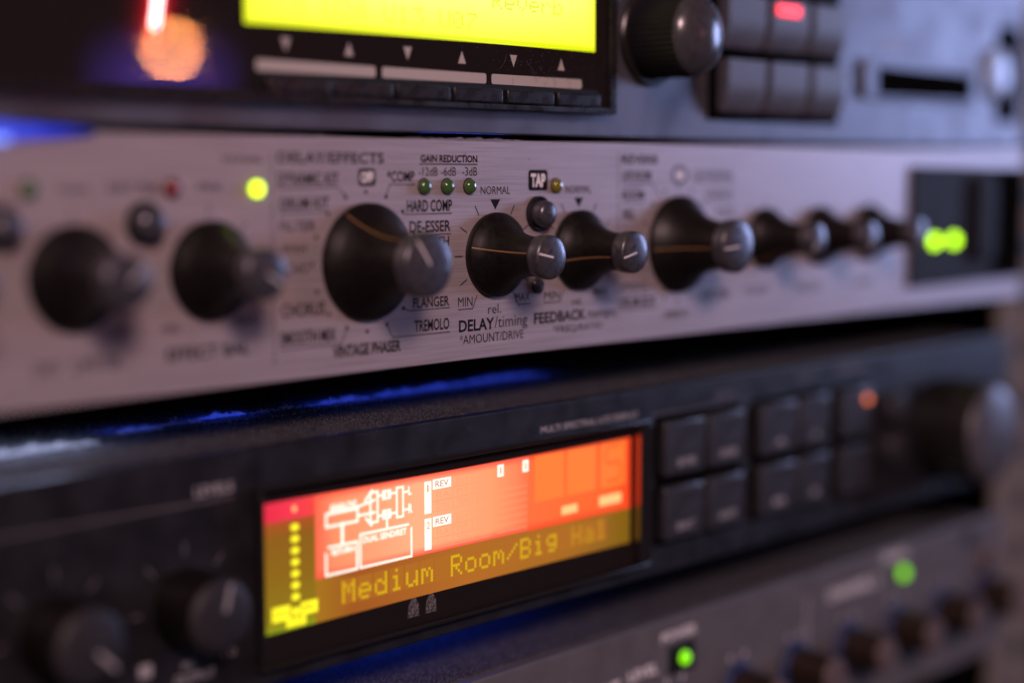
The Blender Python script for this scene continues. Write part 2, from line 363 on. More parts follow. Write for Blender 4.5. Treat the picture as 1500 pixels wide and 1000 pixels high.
SIL = [
('DELAY/EFFECTS',-60.68,-35.36,39.14,41.18),('DYNAMIC KIT',-60.75,-46.58,35.28,37.45),('DRUM KIT',-60.37,-48.94,30.92,32.98),('FILTER',-60.45,-52.24,26.92,28.86),('WAH',-60.2,-54.55,22.89,24.72),('ECHO',-60.3,-53.97,19.2,21.1),('CHORUS',-60.4,-50.2,11.5,14.0),('SMOOTH MIX',-60.8,-47.65,6.5,8.96),
('VINTAGE PHASER',-48.4,-31.3,3.26,5.55),('TREMOLO',-27.7,-18.2,6.63,9.0),('FLANGER',-28,-18.16,11.3,13.3),('HARD COMP',-29.45,-17.3,29.9,32.26),('DE-ESSER',-28.8,-17.7,25.97,28.2),('SYNTH',-26.1,-18.1,23.0,25.1),('*COMP',-34.5,-27.4,35.7,37.85),
('GAIN REDUCTION',-25.8,-10.15,39.44,40.9),('-12dB',-26.3,-21.2,36.82,38.52),('-6dB',-20.27,-16.13,36.82,38.54),('-3dB',-14.4,-10.2,36.82,38.55),('NORMAL',-9.2,-.6,33.12,34.76),('MIN',-15.7,-11.6,10.9,12.75),('MAX',1.0,5.4,11,12.8),('rel.',-7.1,-3.3,8.95,10.9),('DELAY',-15.5,-5.3,5.77,8.2),('/timing',-5.2,4.6,5.3,8.4),('*AMOUNT/DRIVE',-15.3,3.5,3.3,5.2),
('FEEDBACK',6.7,23.3,5.93,8.3),('/tempo',23.8,33.2,5.4,8.2),('*FREQ/RATIO',12.7,28.9,3.35,5.2),('NORMAL',16.5,24.95,33.2,34.76),('MIN',9.9,14.8,10.8,12.6),('rel.',18.8,22.2,9.2,10.9),('MAX',26,30.7,10.8,12.7),
('REVERB',35.3,47.9,39.45,41.4),('LIVE ROOM',35.6,45.5,35.86,37.96),('ROOM',35.6,43.1,31.5,33.5),('HALL',35.7,40,27.2,29.7),('CATHEDRAL',61.2,77.4,35.95,38),('CHURCH',66,76.9,31.65,33.7),('PLATE',70.7,77.6,27.4,29.35),('SPRING',34.9,44.6,11.2,13.15),('DRUM BOX',34.9,47.6,7.7,9.8),('AMBIENCE',50.7,59.9,4.25,6),('ECHO VERB',64.9,75.8,7.7,10.1),('COLOR',82.3,92.4,7.9,10),('DECAY',104.5,117.1,7.6,9.8),('LEVEL',132,143,7.7,9.8),
('INPUT PEAK',-95.8,-85.6,34,35.8),('SIGNAL',-72.9,-64,39.2,40.4),('MIX',-78,-73,34.3,35.7),('GAIN',-104.9,-99.3,34.1,35.4),('EFFECT BAL',-85,-67.7,5.7,7.9),('DRY',-110,-105.2,5.4,7.5),('LIMITER',-103,-94,5.4,7.4),('MIN',-85.8,-82.5,10.4,12.1),('MAX',-70.6,-66.1,10.85,12.65),('MAX',-96.2,-92.3,10.6,12.2)]
BOLD = {'DELAY': .028, 'FEEDBACK': .028, 'DELAY/EFFECTS': .018, 'HARD COMP': .022, 'DE-ESSER': .022, 'TREMOLO': .022, 'FLANGER': .022, 'VINTAGE PHASER': .03, 'GAIN REDUCTION': .03, 'REVERB': .02, 'DYNAMIC KIT': .02, 'DRUM KIT': .02, 'EFFECT BAL': .02, 'CHORUS': .02, 'SMOOTH MIX': .02, 'SYNTH': .02, '*COMP': .02, 'LIVE ROOM': .02, 'ROOM': .02, 'HALL': .02, 'DRUM BOX': .02}
for t in SIL: text(t[0], 'ink', SU, t[1:], 0, BOLD.get(t[0], 0.0))
for x, zt, zb in ((-62.1, 41, 3.2), (34.05, 42, 5.5)): stroke('divider_line', 'ink_grey', SU, (x, zb), (x, zt), .22, 0)
# badges: OFF, TAP and the reverb symbol
for tx, bx, m in (('OFF', (-41.74, -37.48, 34.94, 38.22), 'ink'), ('TAP', (4.95, 10.86, 33.75, 38.05), 'ink')):
    o = plate('badge', m, SU, *bx, 0, .03, .7)
    dx, dz = (bx[1]-bx[0])*.12, (bx[3]-bx[2])*.17
    text(tx, 'ink_white', o, (bx[0]+dx, bx[1]-dx, bx[2]+dz, bx[3]-dz), 0, .05, .06)
o = plate('badge', 'ink', SU, 53.3, 59.0, 34.9, 39.0, 0, .03, 2.0); p_ = plate('ring', 'brushed', o, 53.9, 58.4, 35.4, 38.5, 0, .05, 1.55); plate('spot', 'ink_white', o, 55, 57.3, 36.1, 37.8, 0, .07, .8)
# triangles over the delay and feedback knobs
for x, z in ((-4.95, 31.1), (20.9, 31.2)): poly('arrow_mark', 'ink', SU, [(0, -1.05), (1.45, 1.0), (-1.45, 1.0)], (x, 0, z), .03)
# scale ticks
for cx, cz, r0, r1, angs in ((-5.05, 20.9, 9.3, 11.5, (60, 120, 30, 150, 0, 180, -30, 210)), (21.0, 21.0, 9.3, 11.5, (60, 120, 30, 150, 0, 180, -30, 210)), (90.6, 21.6, 8.2, 10, (90, 50, 130)), (115, 21.6, 8.2, 10, (90, 50, 130)), (138.9, 21.8, 8.2, 10, (90, 50, 130)), (-102.5, 20.6, 9.4, 11.4, (90, 45, 135, 0)), (-75.8, 20.7, 9.4, 11.4, (90, 45, 135, 0))):
    for a in angs:
        a = math.radians(a); stroke('tick_mark', 'ink', SU, (cx+r0*math.cos(a), cz+r0*math.sin(a)), (cx+r1*math.cos(a), cz+r1*math.sin(a)), .24, 0)
for cx, cz in ((-39.9, 20.8), (55.8, 21.2)):
    for k in range(16):
        a = math.radians(90 + 22.5*k); x, z = cx+13.2*math.cos(a), cz+13.1*math.sin(a)
        plate('dot_mark', 'ink', SU, x-.38, x+.38, z-.38, z+.38, 0, .025, .38)
# leader lines and underlines round the two selectors, brackets under MIN and MAX
LEAD = [((-60.7, 34.8), (-47, 34.8), (-45, 33.3)), ((-60.4, 30.3), (-50, 30.3), (-49, 29.9)), ((-27.4, 35.2), (-33.9, 35.2), (-34.8, 33.2)), ((-17.5, 29.5), (-30.3, 29.5)), ((-17.6, 25.5), (-27, 25.5)), ((-18.1, 10.9), (-29, 10.9), (-30.5, 11.6)), ((-18.1, 6.1), (-33.4, 6.1), (-34.8, 8.5)), ((-60.8, 5.9), (-46.4, 5.9), (-45, 8.2)), ((-10.2, 39.1), (-26, 39.1)),
        ((-15.6, 10.3), (-11.6, 10.3), (-10.3, 12.9)), ((5.6, 10.4), (1.8, 10.4), (0.4, 13.0)), ((9.8, 10.3), (15.0, 10.3), (16.0, 12.6)), ((31, 10.3), (27, 10.3), (25.8, 12.6)), ((35.6, 35.3), (45.8, 35.3), (49, 32.2)), ((35.6, 30.9), (43.4, 30.9)), ((35.6, 34.2), (42.5, 34.2)), ((61.2, 35.4), (77.4, 35.4)), ((66, 31), (77, 31)), ((35, 10.5), (45, 10.5)), ((35, 7.1), (47.6, 7.1))]
for L in LEAD: multi_stroke('leader_line', 'ink', SU, list(zip(L[:-1], L[1:])), .2, 0)
sc_ = link('panel_screw', lathe_me('panel_screw', [(1.7, -.1), (1.7, .5), (1.4, .8), (.02, .9)], 24), 'cap', SU, (7.7, 0, 14.0)); stroke('slot', 'collar', sc_, (6.6, 13.5), (8.8, 14.5), .4, -.85, .05)
# the black power module at its end
pm = box('power_module', 'module', SU, 159.8, 228.2, -.9, .2, 5.8, 39.5, .3)
box('rocker_switch', 'module', pm, 195, 206, -3.4, -.8, 12, 37, 1.6)
box('recess', 'hole_shade', pm, 208, 227.5, -1.1, -.6, 6.6, 38.8, .1)
for x in (172.3, 183.4): led(pm, 'lit_lime', x, -.9, 18.4, 1.1, label='glowing lime indicator light on the power module')

# ================================================================== the synthesizer with the yellow display, above
TU = thing('rack_synthesizer', (0, 0, 45.2), 'dark blue grey rack unit with yellow green screen, dial and card slot', 'audio unit')
box('front_panel', 'grey_face', TU, -252, 226, 0, 3, 45.2, 133, .3)
box('chassis', 'chassis', TU, -214, 211, 3.2, 250, 46.4, 131)
dp = box('display_window', 'gloss', TU, -214, 27.4, -2, .2, 51.2, 128, .1)
# raised frame round the window
box('window_frame', 'bezel', TU, -216, 29.8, -3.2, .2, 49.9, 51.15, .25); box('window_frame', 'bezel', TU, 27.45, 29.8, -3.2, .2, 51.2, 128, .25)
lc = box('screen', 'lcd_edge', dp, -69.2, 23.6, -2.06, -1.9, 62.9, 96)
plate('backlight', 'lcd_yellow', dp, -68.2, 23.3, 63.9, 95.5, -2.06, .03)
FONT = {'M': '10001 11011 10101 10101 10001 10001 10001', 'e': '00000 00000 01110 10001 11111 10000 01110', 'd': '00001 00001 01101 10011 10001 10001 01111', 'i': '00100 00000 01100 00100 00100 00100 01110', 'u': '00000 00000 10001 10001 10001 10011 01101', 'm': '00000 00000 11010 10101 10101 10001 10001',
 'R': '11110 10001 10001 11110 10100 10010 10001', 'o': '00000 00000 01110 10001 10001 10001 01110', '/': '00000 00001 00010 00100 01000 10000 00000', 'B': '11110 10001 10001 11110 10001 10001 11110', 'g': '00000 01111 10001 10001 01111 00001 01110', 'H': '10001 10001 10001 11111 10001 10001 10001', 'a': '00000 00000 01110 00001 01111 10001 01111', 'l': '01100 00100 00100 00100 00100 00100 01110',
 'U': '10001 10001 10001 10001 10001 10001 01110', '2': '01110 10001 00001 00010 00100 01000 11111', '8': '01110 10001 10001 01110 10001 10001 01110', '1': '00100 01100 00100 00100 00100 00100 01110', '3': '11111 00010 00100 00010 00001 10001 01110', '0': '01110 10001 10011 10101 11001 10001 01110', '7': '11111 00001 00010 00100 01000 01000 01000', 'v': '00000 00000 10001 10001 10001 01010 00100', 'r': '00000 00000 10110 11001 10000 10000 10000', 'b': '10000 10000 10110 11001 10001 10001 11110', '5': '11111 10000 11110 00001 00001 10001 01110'}
def lcd_char(ch, m, parent, x0, z0, pw, ph, y, fill=.9):
    v, f = [], []
    for r, row in enumerate(FONT[ch].split()):
        for c_, bit in enumerate(row):
            if bit == '1':
                k = len(v); xa, za = c_*pw, (6-r)*ph
                v += [(xa, 0, za), (xa+pw*fill, 0, za), (xa+pw*fill, 0, za+ph*fill), (xa, 0, za+ph*fill)]; f.append((k, k+1, k+2, k+3))
    return link('character', mesh('character', v, f), m, parent, (x0, y, z0))
def lcd_text(s, m, parent, x0, adv, z0, pw, ph, y):
    for k, ch in enumerate(s):
        if ch != ' ': lcd_char(ch, m, parent, x0+k*adv, z0, pw, ph, y)
for s, x in (('U15', -66), ('U28', -51.4), ('U13', -37), ('U07', -22.6)): lcd_text(s, 'lcd_ytext', lc, x, 3.62, 65.2, .6, .47, -2.12)
lcd_text('Reverb', 'lcd_ytext', lc, -8, 3.62, 69.8, .6, .47, -2.12)
for a, b_ in ((-66.8, -39.06), (-37.4, -9.6), (-8.1, 19.3)): plate('white_bar', 'bar_ink', dp, a, b_, 55.0, 57.0, -2, .04, .5)
for k, x in enumerate((-60.2, -45.5, -30.9, -16.4, -1.7, 12.8)):
    s = -1 if k % 2 == 0 else 1
    poly('arrow_mark', 'bar_ink', dp, [(-1.05, -1.2), (1.05, -1.2), (0, 1.2)] if s > 0 else [(0, -1.2), (1.05, 1.2), (-1.05, 1.2)], (x, -2, 59.8), .04)
box('button_slot', 'collar', dp, -66.3, 24.6, -2.3, -1.9, 50.9, 54.9, .1)
for x0, x1 in ((-65.4, -51), (-50.3, -36), (-35, -21), (-20, -6.3), (-5, 9.0), (10.2, 23.8)): box('soft_key', 'soft_button', dp, x0, x1, -3.6, -1.95, 51.2, 54.0, .35)
# the glowing red tube beside the screen, its halo painted on the glass as emission
rt = plate('warning_light', 'red_haze', dp, -93.6, -77.6, 56, 90, -2.03, .02)
plate('core', 'red_core', rt, -86.3, -84.9, 60.6, 90, -2.06, .02, .7)
rt.rotation_euler.y = math.radians(9)
# dial
dn = 64
dial = link('dial', lathe_me('dial', [(8.9, -.2), (9.1, .5), (9.0, 12.6), (8.75, 13.3)], 96, .03), 'module', TU, (44.6, 0, 67.2))
link('dial_face', lathe_me('dial_face', [(8.8, 13.1), (8.5, 13.7), (7.6, 14.7), (5.7, 15.9), (3.0, 16.7), (.02, 17.0)], 64), 'dial', dial, (44.6, 0, 67.2))
link('skirt', lathe_me('skirt', [(10.6, -.1), (10.6, .8), (10.2, 1.2), (8.9, 1.2)], 64), 'bezel', dial, (44.6, 0, 67.2))
# keypad
def key(parent, x0, x1, z0, z1):
    bm = bmesh.new(); hx = (x1-x0)/2; h = z1-z0
    prof = [(0, .3), (-1.6, .3), (-2.5, h*.18), (-3.2, h*.42), (-3.4, h*.6), (-3.4, h-.2), (-2.9, h), (0, h)]
    a = [bm.verts.new(Vector((-hx, y, z))*S) for y, z in prof]; b_ = [bm.verts.new(Vector((hx, y, z))*S) for y, z in prof]
    n = len(prof); bm.faces.new(a[::-1]); bm.faces.new(b_)
    for k in range(n): bm.faces.new((a[k], a[(k+1) % n], b_[(k+1) % n], b_[k]))
    bmesh.ops.recalc_face_normals(bm, faces=bm.faces[:])
    bmesh.ops.bevel(bm, geom=[e for e in bm.edges if all(abs(f.normal.x) < .9 for f in e.link_faces) is False], offset=.5*S, segments=2, affect='EDGES')
    me = bpy.data.meshes.new('key'); bm.to_mesh(me); bm.free()
    for p in me.polygons: p.use_smooth = True
    me.set_sharp_from_angle(angle=math.radians(35))
    return link('key', me, 'grey_button', parent, ((x0+x1)/2, -.4, z0))
kp = box('keypad_well', 'hole_shade', TU, 66.6, 121.8, -.5, .1, 49.8, 97)
for z0 in (51.4, 66.3, 81.2):
    for x0, x1 in ((69.2, 85.2), (87.0, 103.6), (105.4, 120.4)):
        bt = key(kp, x0, x1, z0, z0+12.6)
        if z0 == 66.3 and x0 == 87.0: box('key_light', 'key_red', bt, 89.0, 98.6, -4.1, -3.7, 75.2, 77.6, .15)
# card slot
sl = box('card_slot', 'grey_face', TU, 133.8, 197, -1.4, .1, 56.9, 67.2, .4)
plate('opening', 'hole_shade', sl, 139.8, 191.8, 58.0, 65.3, -1.4, .03)
plate('mounting_slot', 'hole_shade', TU, 208.5, 223.5, 52.5, 80.6, 0, .03, 2.2)
ms = link('mounting_screw', lathe_me('mounting_screw', [(8.0, -.1), (8.0, .6), (7.4, 1.2), (4.6, 1.6), (.02, 1.7)], 32), 'steel', TU, (207.8, 0, 66.4)); stroke('cross_slot', 'collar', ms, (205.5, 65.5), (210, 67.5), .8, -1.65, .06)
text('CARD', 'ink_dim', TU, (142, 156, 71, 73.2), 0, .01)

# ================================================================== the reverb processor with the orange display, below
YM = -19
KR = 1.08983
RU = thing('rack_reverb_unit', (0, YM, -46.7), 'black rack unit with orange screen reading Medium Room and black buttons', 'audio unit')
box('front_panel', 'black_face', RU, -251, 184, YM, YM+2.6, -47.4, -7.3, .3)
box('chassis', 'dusty', RU, -214, 174, YM+2.5, 230, -46.6, -7.25, .2)
box('cover_seam', 'dusty', RU, -213.5, 173.5, YM+24.5, 200, -7.3, -6.95, .12)
dw = box('display_window', 'gloss', RU, -81.6, 19.4, YM-.06, YM+.1, -43.8, -13.9)
for a in ((-82.3, 20.2, -14.4, -13.5), (-82.3, 20.2, -44.4, -43.7)): box('display_frame', 'frame_gloss', RU, a[0], a[1], YM-2.2, YM+.1, a[2], a[3], .2)
for a in ((-82.3, -81.5), (16.6, 20.2)): box('display_frame', 'frame_gloss', RU, a[0], a[1], YM-2.2, YM+.1, -43.65, -14.45, .2)
box('wall_reflector', 'reflector_metal', dw, 16.3, 16.65, YM-2.15, YM, -43.4, -14.6)  # metal plate added to catch the orange light of the screen
YS = YM-.08
def lp(name, m, par, x0, x1, z0, z1, lay=0): return plate(name, m, par, x0, x1, z0, z1, YS-.03*lay, .025)
scr = lp('screen', 'zone_amber', dw, -79.9, 15.4, -38.9, -16.8)
lp('meter_zone', 'zone_left', scr, -79.9, -69.2, -38.9, -20.1, 1)
lp('red_zone', 'zone_red', scr, -79.9, -69.2, -20.1, -16.8, 1)
lp('salmon_zone', 'zone_main', scr, -69.1, -15.7, -31.4, -16.8, 1)
lp('orange_zone', 'zone_orange', scr, -15.6, 15.4, -31.6, -16.8, 1)
for a in ((-13.9, -5.4), (-4.4, 4.4), (6.0, 13.7)): lp('digit_cell', 'lcd_orange_cell', scr, a[0], a[1], -26.2, -17.2, 2)
for z in (-17.9, -21.4, -25.0): lp('digit_segment', 'lcd_orange', scr, 7.6, 12.2, z-.35, z+.35, 3)
for x0, z0 in ((7.2, -21), (11.8, -24.7)): lp('digit_segment', 'lcd_orange', scr, x0, x0+.7, z0, z0+2.9, 3)
lp('sign', 'lcd_peach', scr, -6.0, -1.3, -29.9, -28.2, 2); lp('sign', 'lcd_peach', scr, 5.5, 12.5, -29.9, -27.9, 2)
for k in range(7): z = -21.6-1.98*k; plate('level_dot', 'lcd_lemon', scr, -74.4, -72.7, z-.58, z+.58, YS-.06, .025, .6)
lp('level_sign', 'lcd_lemon', scr, -78.6, -74.7, -37.1, -34.6, 2); lp('level_sign', 'lcd_lemon', scr, -72.5, -68.8, -36.9, -34.7, 2); lp('level_sign', 'lcd_lemon', scr, -75.6, -71.4, -38.5, -37.0, 2); plate('level_dot', 'lcd_lemon', scr, -74.4, -72.7, -36.7, -35.3, YS-.06, .025, .6)
for x0, x1, z0, z1, tx in ((-78, -75.3, -36.4, -35.3, 'IN'), (-71.9, -69.4, -36.3, -35.2, 'R'), (-75, -72, -38.2, -37.3, 'CLIP')): text(tx, 'lcd_gold', scr, (x0, x1, z0, z1), YS-.09)
lp('red_mark', 'lcd_peach', scr, -74.0, -73.2, -18.9, -18.0, 2)
# the routing diagram
def lines(segs, wd=.42): return multi_stroke('diagram_line', 'lcd_white', scr, segs, wd, YS-.06, .025)
def rect(x0, x1, z0, z1): return [((x0, z0), (x1, z0)), ((x1, z0), (x1, z1)), ((x1, z1), (x0, z1)), ((x0, z1), (x0, z0))]
lines(rect(-66.7, -59.6, -22.7, -20.5), .5); text('ANALOG', 'lcd_white', scr, (-66, -59.8, -20.3, -18.9), YS-.06, .05)
lines([((-63.1, -22.7), (-63.1, -26.2))], .7); lines([((-59.5, -20.2), (-55.6, -19.6))], .45); lines([((-59.5, -21.8), (-55.6, -21.8))], .45)
lines(rect(-56.6, -54.9, -23.5, -18.2), .45); lines([((-54.9, -19.0), (-50.5, -19.0))], .4); lines([((-54.9, -22.6), (-50.5, -22.6))], .4); lines([((-57.8, -19.4), (-56.2, -17.9)), ((-57.6, -22.6), (-56.4, -23.9))], .5)
lp('diagram_block', 'lcd_white', scr, -53.8, -51.7, -19.9, -18.2, 2); lp('diagram_block', 'lcd_white', scr, -53.8, -51.7, -23.4, -21.7, 2)
text('1', 'salmon', scr, (-52.95, -52.6, -19.6, -18.5), YS-.09); text('2', 'salmon', scr, (-53.1, -52.4, -23.1, -22.0), YS-.09)
lines(rect(-50.3, -48.8, -23.5, -18.2), .4); lines([((-48.8, -19.2), (-47.7, -19.2))], .4); lines([((-48.8, -22.4), (-47.7, -22.4))], .4)
text('L', 'lcd_white', scr, (-47.5, -46.7, -19.9, -18.3), YS-.06, .04); text('R', 'lcd_white', scr, (-47.5, -46.5, -23.2, -21.5), YS-.06, .04)
lines([((-52.7, -23.4), (-52.7, -25.2))], .45)
lines([((-66.8, -27.4), (-66.8, -31.1)), ((-66.8, -31.1), (-59.8, -31.1)), ((-59.8, -31.1), (-59.8, -26.3)), ((-59.8, -26.3), (-66.2, -26.3))], .45)
text('RETURN', 'lcd_white', scr, (-65.6, -60.4, -27.9, -26.8), YS-.06, .05)
lines([((-59.0, -25.2), (-59.0, -31.1)), ((-59.0, -31.1), (-46.8, -31.1)), ((-46.8, -31.1), (-46.8, -26.0)), ((-47.6, -25.2), (-59.0, -25.2))], .42)
text('DUAL SEND/RET', 'lcd_white', scr, (-58.4, -48.0, -26.9, -25.7), YS-.06, .04)
for z0, z1, nme, zr in ((-24.0, -18.1, '1', -17.95), (-30.7, -24.9, '2', -24.85)):
    o = lp('slot_bar', 'lcd_white', scr, -43.5, -41.8, z0, z1, 2); text(nme, 'salmon', scr, (-42.9 if nme == '1' else -43.1, -42.5 if nme == '1' else -42.2, z1-1.9, z1-.6), YS-.09)
    lp('slot_sign', 'lcd_white', scr, -41.4, -36.75, zr-1.85, zr, 2); text('REV', 'lcd_rev', scr, (-40.8, -37.4, zr-1.5, zr-.35), YS-.09, .01)
    for i, tx in enumerate(('', 'DLY', 'CHO', 'FLA', 'PIT', 'EQ', 'DYN', 'TRM', 'PAN')):
        if not tx: continue
        c_, r_ = i % 3, i//3; x0 = -41.4 + 5.2*c_; z0 = zr - 2.0*(r_+1)
        multi_stroke('cell_outline', 'salmon_dim', scr, rect(x0, x0+4.9, z0+.1, z0+1.9), .12, YS-.06, .025); text(tx, 'salmon_dim', scr, (x0+.9, x0+4.0, z0+.45, z0+1.55), YS-.06)
for a in ((-24.4, -22.7), (-17.4, -15.75)): lp('number_sign', 'lcd_white', scr, a[0], a[1], -19.8, -17.5, 2); text('1', 'salmon_dim', scr, ((a[0]+a[1])/2-.22, (a[0]+a[1])/2+.18, -19.3, -18.0), YS-.09)
for k in range(7): lp('scale_mark', 'salmon_dim', scr, -24.4, -16.2, -30.6+1.35*k, -30.45+1.35*k, 2)
adv = 3.77
for k, ch in enumerate('Medium Room/Big Hal'):
    x0 = -63.3+adv*k
    lp('character_cell', 'lcd_amber_cell', scr, x0-.2, x0+3.2, -36.9, -32.5, 1)
    if ch != ' ': lcd_char(ch, 'lcd_gold' if k < 15 else 'lcd_gold_dim', scr, x0, -36.7, .6, .565, YS-.09, .94)
for x in (-46.3, -41.9):
    poly('residue_mark', 'residue', dw, [(-1.5, -1.7), (1.4, -1.7), (1.2, .6), (.4, 1.8), (-.5, 1.8), (-1.2, .5)], (x, YM-.07, -40.7), .03)
text('MULTI SPECTRAL LCD DISPLAY', 'ink_dim', RU, (-12.1, 18.1, -12.9, -11.6), YM, .02)
text('LEVELS', 'ink_dim', RU, (-93.6, -86, -13.7, -12.0), YM, .02)
stroke('guide_line', 'ink_grey', RU, (-140, -14.6), (-86, -14.6), .4, YM)
stroke('guide_line', 'ink_grey', RU, (22.5, -12.9), (56, -12.9), .25, YM); stroke('guide_line', 'ink_grey', RU, (22.5, -12.9), (22.5, -43), .25, YM)
kr = lathe_me('knob', [(6.2, -.1), (6.4, .4), (6.25, 8), (5.9, 9.0)], 44, .03)
kf = lathe_me('knob_face', [(5.9, 8.9), (5.5, 9.6), (4.4, 10.0), (.02, 10.15)], 40)
for x, a in ((-95.7, 75), (-118.9, 315)):
    o = link('knob', kr, 'knob', RU, (x, YM, -30.8)); link('knob_face', kf, 'knob_face', o, (x, YM, -30.8))
    a_ = math.radians(a); stroke('pointer_line', 'ink_dim', o, (x+1*math.cos(a_), -30.8+1*math.sin(a_)), (x+5.2*math.cos(a_), -30.8+5.2*math.sin(a_)), .7, YM-10.1, .08)
    for t_ in (90, 45, 135, 0, 180):
        q = math.radians(t_); stroke('tick_mark', 'ink_grey', RU, (x+8.3*math.cos(q), -30.8+8.3*math.sin(q)), (x+10.3*math.cos(q), -30.8+10.3*math.sin(q)), .45, YM)
plate('icon', 'ink_dim', RU, -104.7, -102.3, -40.7, -38.6, YM, .03, .4); text('MIN', 'ink_dim', RU, (-96.6, -94.3, -41.1, -39.7), YM, .03); text('10', 'ink_dim', RU, (-88.8, -86, -40.8, -39.3), YM, .04); text('OUTPUT', 'ink_dim', RU, (-98.1, -90.2, -43.3, -41.8), YM, .02)
for x0, x1, rows in ((24.6, 38.2, 1), (40.0, 53.4, 1), (59.6, 74.0, 2), (75.6, 88.0, 2), (93.5, 106.8, 0)):
    for z0, z1 in ((-26.4, -14.6), (-40.2, -28.6)):
        o = box('push_button', 'black_button', RU, x0, x1, YM-2.4, YM+.1, z0, z1, .7)
        if rows: text({1: 'ENTER', 2: 'A'}[rows] if z0 > -30 else {1: 'EXIT', 2: 'B'}[rows], 'ink_dim', o, (x0+4 if rows == 1 else x0+5.2, x1-3.2 if rows == 1 else x1-4.6, z0+2, z0+3.6), YM-2.4, .03)
for x0, x1 in ((23.6, 54.4), (58.6, 89), (92.5, 107.8)): plate('button_well', 'hole_shade', RU, x0, x1, -41.2, -13.6, YM, .04, .8)
led(RU, 'lit_orange', 104.4, YM-2.4, -17.6, .6, False, 'small glowing orange indicator light')
rb_me = lathe_me('round_button', [(2.75, -.1), (2.75, 2.3), (2.5, 2.9), (1.3, 3.2), (.02, 3.3)], 32)
for z in (-21.5, -31.7): link('round_button', rb_me, 'black_button', RU, (119.8, YM, z)).scale = (1.6, 1, 1.6)
for tx, bx in (('SETUP', (45, 52.1, -12.1, -10.3)), ('EDIT', (77.2, 85.3, -11.2, -9.3)), ('RECALL', (94.8, 107.3, -10.4, -8.2))): text(tx, 'ink_grey', RU, bx, YM, .02)
en = link('dial', lathe_me('dial', [(13.6, -.1), (13.8, .5), (13.2, 13.0), (12.6, 14.6)], 72, .02), 'bezel', RU, (146, YM, -29.5)); link('dial_face', lathe_me('dial_face', [(12.7, 14.4), (12.0, 15.4), (9, 16.2), (.02, 16.6)], 48), 'dial_pale', en, (146, YM, -29.5))

RU.location = Vector((22.05, 0, -54.24))*S; RU.scale = (KR, KR, KR)

# ================================================================== the grey preamp at the bottom
PU = thing('rack_preamp', (0, 0, -110), 'warm grey rack unit with green lights and a row of small brown knobs', 'audio unit')
box('front_panel', 'grey_panel', PU, -252, 221, 0, 3, -109, -66.6, .3)
box('chassis', 'dusty', PU, -214, 211, 2.9, 240, -108, -66.4, .3)
pk = lathe_me('knob', [(5.6, 1.3), (5.7, 2), (5.2, 9.5), (4.9, 12.0)], 36, .03); pf = lathe_me('knob_face', [(4.95, 11.8), (4.5, 12.7), (.02, 13.0)], 32); ps = lathe_me('skirt', [(6.9, -.1), (6.9, .6), (6.3, 1.5), (5.5, 1.6)], 36)
for k in range(9):
    x = 81.8+25.5*(k-3)
    o = link('knob', pk, 'brown_knob', PU, (x, 0, -89.9)); link('skirt', ps, 'blue_plastic', o, (x, 0, -89.9)); link('knob_face', pf, 'pale_cap' if k % 2 == 0 else 'brown_knob', o, (x, 0, -89.9))
    for a in (110, 70): q = math.radians(a); stroke('tick_mark', 'ink_white', PU, (x+8*math.cos(q), -89.9+8*math.sin(q)), (x+9.6*math.cos(q), -89.9+9.6*math.sin(q)), .6, 0)
o = plate('light_bezel', 'collar', PU, 53.5, 64.0, -80.4, -73.2, 0, .05, .5); led(PU, 'lit_leaf', 59.8, 0, -77.0, 1.0, False, 'glowing green indicator light in a dark square')
led(PU, 'lit_leaf', 161.3, 0, -74.8, 1.15, True, 'glowing green indicator light between pale labels')
for tx, bx in (('POWER', (51, 64.5, -71.9, -69.6)), ('LEVEL', (38.8, 49.8, -78.5, -76)), ('INPUT', (24, 36, -79.5, -77)), ('SIGNAL', (150.3, 164, -70.3, -67.6)), ('CHANNEL 2', (122.7, 148.3, -75.8, -72.8))): text(tx, 'ink_white', PU, bx, 0, .03)
stroke('divider_line', 'ink_white', PU, (18.5, -104), (18.5, -74), .3, 0); stroke('divider_line', 'ink_white', PU, (113, -104), (113, -72), .3, 0)
link('mounting_screw', lathe_me('mounting_screw', [(4.6, -.1), (4.6, 1.2), (4.0, 2.2), (.02, 2.6)], 28), 'pale_cap', PU, (212, 0, -79)); plate('mounting_slot', 'collar', PU, 196, 204, -73.5, -69, 0, .03, 1.6)

